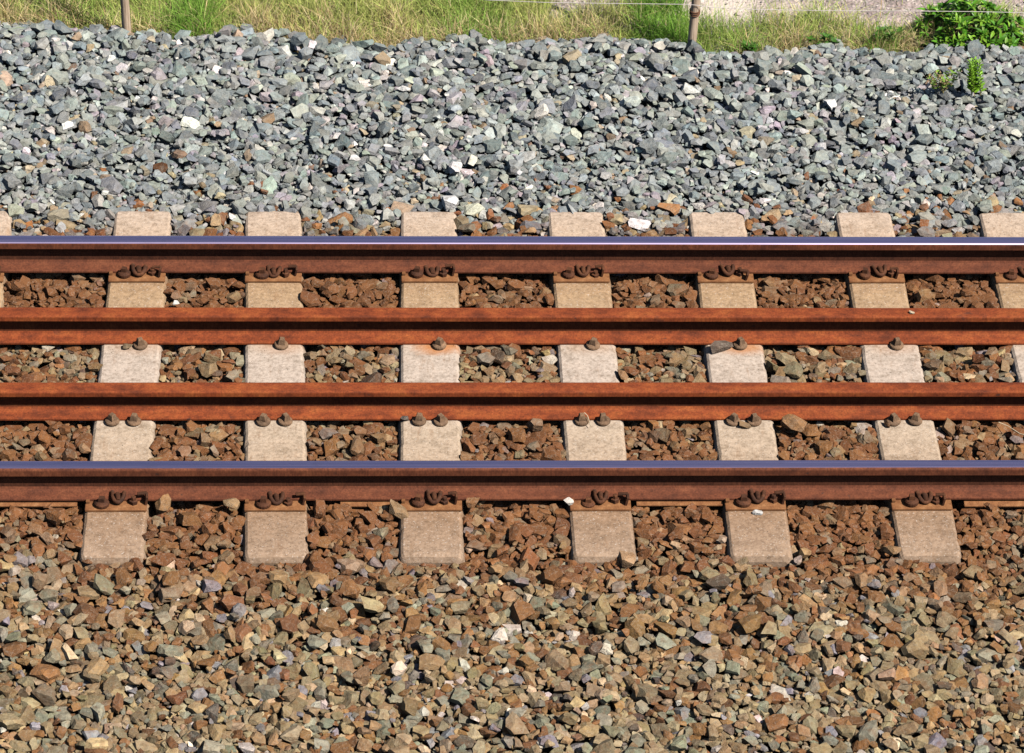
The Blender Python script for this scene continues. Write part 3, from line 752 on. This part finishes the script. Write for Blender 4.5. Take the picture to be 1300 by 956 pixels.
# matted thatch and soil under the grass
def verge_z(x, y): return ground_z(x, y) + .006
vx = np.arange(XA-.4, XB+.4, .03)
vs = []; ts = []
rows = 44
for i, x in enumerate(vx):
    right = x > xl; wmax = .22 if right else 1.9
    for j in range(rows):
        y = float(crest_y(x)) - .03 + (wmax+.03)*j/(rows-1); vs.append((x, y, float(verge_z(np.array(x), np.array(y)))+random.gauss(0, .0015) - (.02 if j == rows-1 else 0)))
for i in range(len(vx)-1):
    for j in range(rows-1):
        a = i*rows+j; ts += [(a, a+rows, a+rows+1), (a, a+rows+1, a+1)]
mt = Mat('matted_thatch', .95, .1); pp = mt.n.new('ShaderNodeNewGeometry').outputs['Position']
nn = mt.noise(mt.scale(pp, (1, .6, 1)), 60, 6, .7); mt.color(mt.ramp(nn, [(.3, (.15, .12, .06)), (.5, (.34, .29, .14)), (.7, (.50, .41, .24))])); mt.bump(nn, .01, 1)
tag(link('verge', big_mesh('verge', np.array(vs), np.array(ts)), mt.m), 'matted straw and soil floor of the grass verge', 'verge', kind='structure')

# small stones strewn over the dirt path
def path_stones():
    n = 5200; g = np.random.default_rng(77)
    x = g.uniform(xl-.1, XB+.4, n); y = crest_y(x) + .16 + g.random(n)*1.3
    a = .0045*np.exp(g.normal(0, .5, n)); z = ground_z(x, y) + a*.2
    Rm = rots(g.uniform(0, 6.28, n), g.normal(0, .4, n), g.normal(0, .4, n)); vs, ts, cs = [], [], []; off = 0
    pal = np.array([(.50, .42, .39), (.36, .31, .31), (.62, .55, .50), (.24, .22, .23), (.44, .34, .31), (.68, .60, .56)]); cc = pal[g.integers(0, 6, n)]
    for i in range(n):
        V, T = protos[i % 12]; P = (Rm[i] @ (V*np.array([a[i], a[i]*.8, a[i]*.6])).T).T + [x[i], y[i], z[i]]
        vs.append(P); ts.append(T+off); cs.append(np.repeat(cc[i][None], len(V), 0)); off += len(V)
    o = link('path_gravel', big_mesh('path_gravel', np.concatenate(vs), np.concatenate(ts), np.concatenate(cs)), M_STONE)
    tag(o, 'fine pinkish gravel strewn over the dirt behind the grass', 'gravel', kind='stuff')
path_stones()

# ------------------------------------------------------------------ fence
GZ = -.045
def fence_post(px, py, top_px, lean, label, h=1.15, rad=.0195, band=None):
    p = at(px, py, .03); root = empty('fence_post', (p.x, p.y, GZ-.02)); tag(root, label, 'fence post', 'wooden fence posts behind the ballast')
    root.location.y += .035
    bm = bmesh.new(); n = 18; m = 26; rings = []
    wv = Waves(.2, seed=int(px)); 
    for i in range(m+1):
        t = i/m; z = h*t; r = rad*(1.04-.12*t)
        rings.append([bm.verts.new((lean*z + (r*(1+.06*float(wv(k*.05, z*.4)))+.0005*random.gauss(0, 1))*math.cos(2*math.pi*k/n), (r*(1+.06*float(wv(k*.05, z*.4))))*math.sin(2*math.pi*k/n), z)) for k in range(n)])
    for r0, r1 in zip(rings, rings[1:]):
        for k in range(n): bm.faces.new((r0[k], r0[(k+1) % n], r1[(k+1) % n], r1[k]))
    bm.faces.new(rings[-1])
    link('post', bm_mesh(bm, 'post', True), M_WOOD, root)
    zw = band
    if band:
        bm = bmesh.new(); 
        for q in (-.006, .004, .013): bm_tube(bm, [((rad+.002)*math.cos(a)+lean*(zw+q), (rad+.002)*math.sin(a), zw+q+.004*math.sin(a)) for a in np.linspace(0, 6.283, 17)], .0028, 6)
        link('wire_tie', bm_mesh(bm, 'wire_tie', True), M_BAND, root)
    return root
p1 = fence_post(161, 46, 0, -.02, 'weathered wooden fence post standing in grass at upper left', band=.60)
p2 = fence_post(877.5, 62, 0, .035, 'weathered wooden fence post with a rusty wire tie beside the bright green clump', band=.268)
fy = p2.location.y
def wire_pts():
    """passes the tie on the right post; sags gently either side"""
    pts = []
    for px, py in ((560, -6), (620, 0), (690, 3), (780, 4.5), (872, 5.5), (884, 6.5), (900, 9), (965, 12.2), (1060, 13.6), (1160, 14.0), (1240, 14.8), (1320, 16.5), (1420, 20)):
        d = F_ + R_*((px-CX)/FPX) - U_*((py-CY)/FPX); k = (fy-.024)/d.y; q = d*k; pts.append((q.x, q.y, q.z+CH))
    return pts
bm = bmesh.new(); wp = wire_pts(); c0 = Vector(wp[5]); bm_tube(bm, [Vector(p)-c0 for p in wp], .0014, 6)
wo_ = link('fence_wire', bm_mesh(bm, 'fence_wire', True), M_WIRE); wo_.location = c0
tag(wo_, 'thin white fence wire running past the post and over the leafy bush', 'fence wire')

# ------------------------------------------------------------------ leaves, bush and weeds
LV = np.array([(0, 0, 0), (.16, .30, .035), (-.16, .30, .035), (0, .32, 0), (.15, .62, .02), (-.15, .62, .02), (0, .66, -.01), (0, 1.0, -.09)])
LT = np.array([(0, 1, 3), (0, 3, 2), (1, 4, 6), (1, 6, 3), (3, 6, 5), (3, 5, 2), (4, 7, 6), (6, 7, 5)])
def leaf_frame(d, roll):
    """columns: side, along the leaf, normal"""
    d = Vector(d).normalized(); n = Vector((0, 0, 1)) - d*d.z
    n = n.normalized() if n.length > .05 else Vector((1, 0, 0)); s = d.cross(n)
    m = Matrix((s, d, n)).transposed(); return m @ Matrix.Rotation(roll, 3, 'Y')
def make_bush():
    g = random.Random(5); c = at(1233, 66, .0); c = Vector((c.x, c.y+.13, GZ)); RX, RY, RZ = .255, .18, .215
    root = empty('leafy_bush', c); tag(root, 'dense dark green bush with glossy leaves at the upper right edge', 'bush')
    ros = []
    while len(ros) < 190:
        u = Vector((g.gauss(0, 1), g.gauss(0, 1), abs(g.gauss(0, .9)))).normalized(); rad = g.uniform(.72, 1.0)
        bumpy = 1 + .10*math.sin(u.x*7+1)*math.cos(u.y*6) + .07*math.sin(u.z*9+u.x*5)
        ros.append((Vector((u.x*RX, u.y*RY, u.z*RZ*(.93 if u.x < .3 else .84)))*rad*bumpy + Vector((0, 0, .02)), (u+Vector((0, 0, .35))).normalized(), rad))
    lv = []
    for p, u, rad in ros:
        a0 = g.uniform(0, 6.28); t1 = u.cross(Vector((.3, .8, .1))).normalized(); t2 = u.cross(t1); nl = g.choice((6, 7, 8))
        for k in range(nl):
            a = a0 + k*2.4; el = g.uniform(.05, .75) + .55*(k > nl-3)
            d = (t1*math.cos(a) + t2*math.sin(a))*math.cos(el) + u*math.sin(el)
            L = g.uniform(.038, .064)*(.75 if k > nl-3 else 1); m = leaf_frame(d, g.gauss(0, .35))
            f = math.exp(g.gauss(0, .22)); col = (.085*f, .25*f, .018*f) if g.random() < .6 else (.20*f, .38*f, .035*f)
            lv.append((p, m, L, col, rad))
    camd = (Vector((0, 0, CH)) - c).normalized()
    lv.sort(key=lambda q: -((q[0]).normalized().dot(camd) + q[4]*.8))
    me = big_mesh('leaf', LV, LT); me.materials.append(M_LEAF)
    vs, ts, cs = [], [], []; off = 0
    for i, (p, m, L, col, rad) in enumerate(lv):
        if i < 300:
            o = bpy.data.objects.new('leaf', me); C.objects.link(o); o.parent = root
            mm = m.to_4x4() @ Matrix.Diagonal((L*.95, L, L, 1)); mm.translation = p; o.matrix_local = mm; o.color = (*col, 1)
        else:
            A = np.array(m); vs.append((A @ (LV*L).T).T + np.array(p)); ts.append(LT+off); cs.append(np.repeat(np.array(col)[None], len(LV), 0)); off += len(LV)
    o = link('foliage', big_mesh('foliage', np.concatenate(vs), np.concatenate(ts), np.concatenate(cs)), M_LEAF_STUFF, root); o['kind'] = 'stuff'
    bm = bmesh.new()
    for p, u, rad in ros[::2]:
        bm_tube(bm, [(g.gauss(0, .02), g.gauss(0, .02), 0), p*.5+Vector((0, 0, .01)), p], [.005, .0035, .002], 5)
    link('stem', bm_mesh(bm, 'stem', True), plain('bush_stem', (.16, .11, .06), .8), root)
make_bush()

def weed(px, py, z, kind, label, name, seed, size=1.0):
    g = random.Random(seed); p = at(px, py, z); root = empty(name, p); tag(root, label, 'weed')
    vs, ts, cs = [], [], []; off = 0; bm = bmesh.new()
    def leaf(pos, d, L, col, wid=1.0):
        nonlocal off
        A = np.array(leaf_frame(d, g.gauss(0, .4))); vs.append((A @ (LV*np.array([wid, 1, 1])*L).T).T + np.array(pos)); ts.append(LT+off); cs.append(np.repeat(np.array(col)[None], len(LV), 0)); off += len(LV)
    if kind == 'spire':       # upright stems clothed in short narrow leaves
        for q in range(7):
            lean = Vector((g.gauss(-.12, .08), g.gauss(0, .1), 1)).normalized(); h = g.uniform(.075, .125)*size; b = Vector((g.gauss(0, .013), g.gauss(0, .010), -.02))
            bm_tube(bm, [b, b+lean*h], [.0018, .0008], 5)
            for k in range(46):
                t = .12+.88*k/46; a = k*2.4; f = math.exp(g.gauss(0, .2))
                leaf(b+lean*h*t, (math.cos(a), math.sin(a), .75), g.uniform(.022, .034)*(1.15-t*.5), (.25*f, .50*f, .035*f), 1.5)
    elif kind == 'feather':   # thin branching stems with sparse leaves, part dried
        for q in range(16):
            a = g.uniform(0, 6.28); lean = Vector((math.cos(a)*.55, math.sin(a)*.4, 1)).normalized(); h = g.uniform(.05, .10)*size; b = Vector((g.gauss(0, .012), g.gauss(0, .012), -.02))
            bm_tube(bm, [b, b+lean*h*.5+Vector((0, 0, .004)), b+lean*h], [.0012, .001, .0006], 4)
            for k in range(13):
                t = .25+.75*k/13; a2 = k*2.4+q; f = math.exp(g.gauss(0, .2)); col = (.24*f, .44*f, .05*f) if g.random() < .6 else (.42*f, .32*f, .16*f)
                leaf(b+lean*h*t, (math.cos(a2), math.sin(a2), .5), g.uniform(.016, .026), col, 1.3)
    else:                     # low leafy plant
        for q in range(12):
            a = g.uniform(0, 6.28); r_ = g.uniform(.0, .055)*size; b = Vector((math.cos(a)*r_*1.25, math.sin(a)*r_*.6, g.uniform(.01, .045)*size))
            bm_tube(bm, [(0, 0, -.02), b], [.0016, .001], 4)
            for k in range(7):
                a2 = k*.9+q; f = math.exp(g.gauss(0, .25)); leaf(b, (math.cos(a2), math.sin(a2), g.uniform(.1, .9)), g.uniform(.018, .032), (.07*f, .19*f, .02*f), 1.3)
    link('stem', bm_mesh(bm, 'stem', True), plain(name+'_stem', (.18, .16, .06), .8), root)
    link('foliage', big_mesh('foliage', np.concatenate(vs), np.concatenate(ts), np.concatenate(cs)), M_WEED, root)
weed(1236, 116, .10, 'spire', 'upright yellow green weed growing from the grey stones below the bush', 'upright_weed', 1, 1.5)
weed(1198, 112, .10, 'feather', 'wispy half dried weed among grey stones left of the upright one', 'wispy_weed', 2, 1.45)
weed(1046, 56, .01, 'low', 'low dark leafy weed at the stone edge between post and bush', 'low_weed', 3)
weed(1126, 52, .01, 'low', 'low leafy weed in straw coloured grass just left of the bush', 'low_weed', 4, 1.1)
weed(950, 66, .01, 'low', 'small leafy weed at the foot of the grass right of the post', 'low_weed', 6, .8)
bpy.context.view_layer.update()
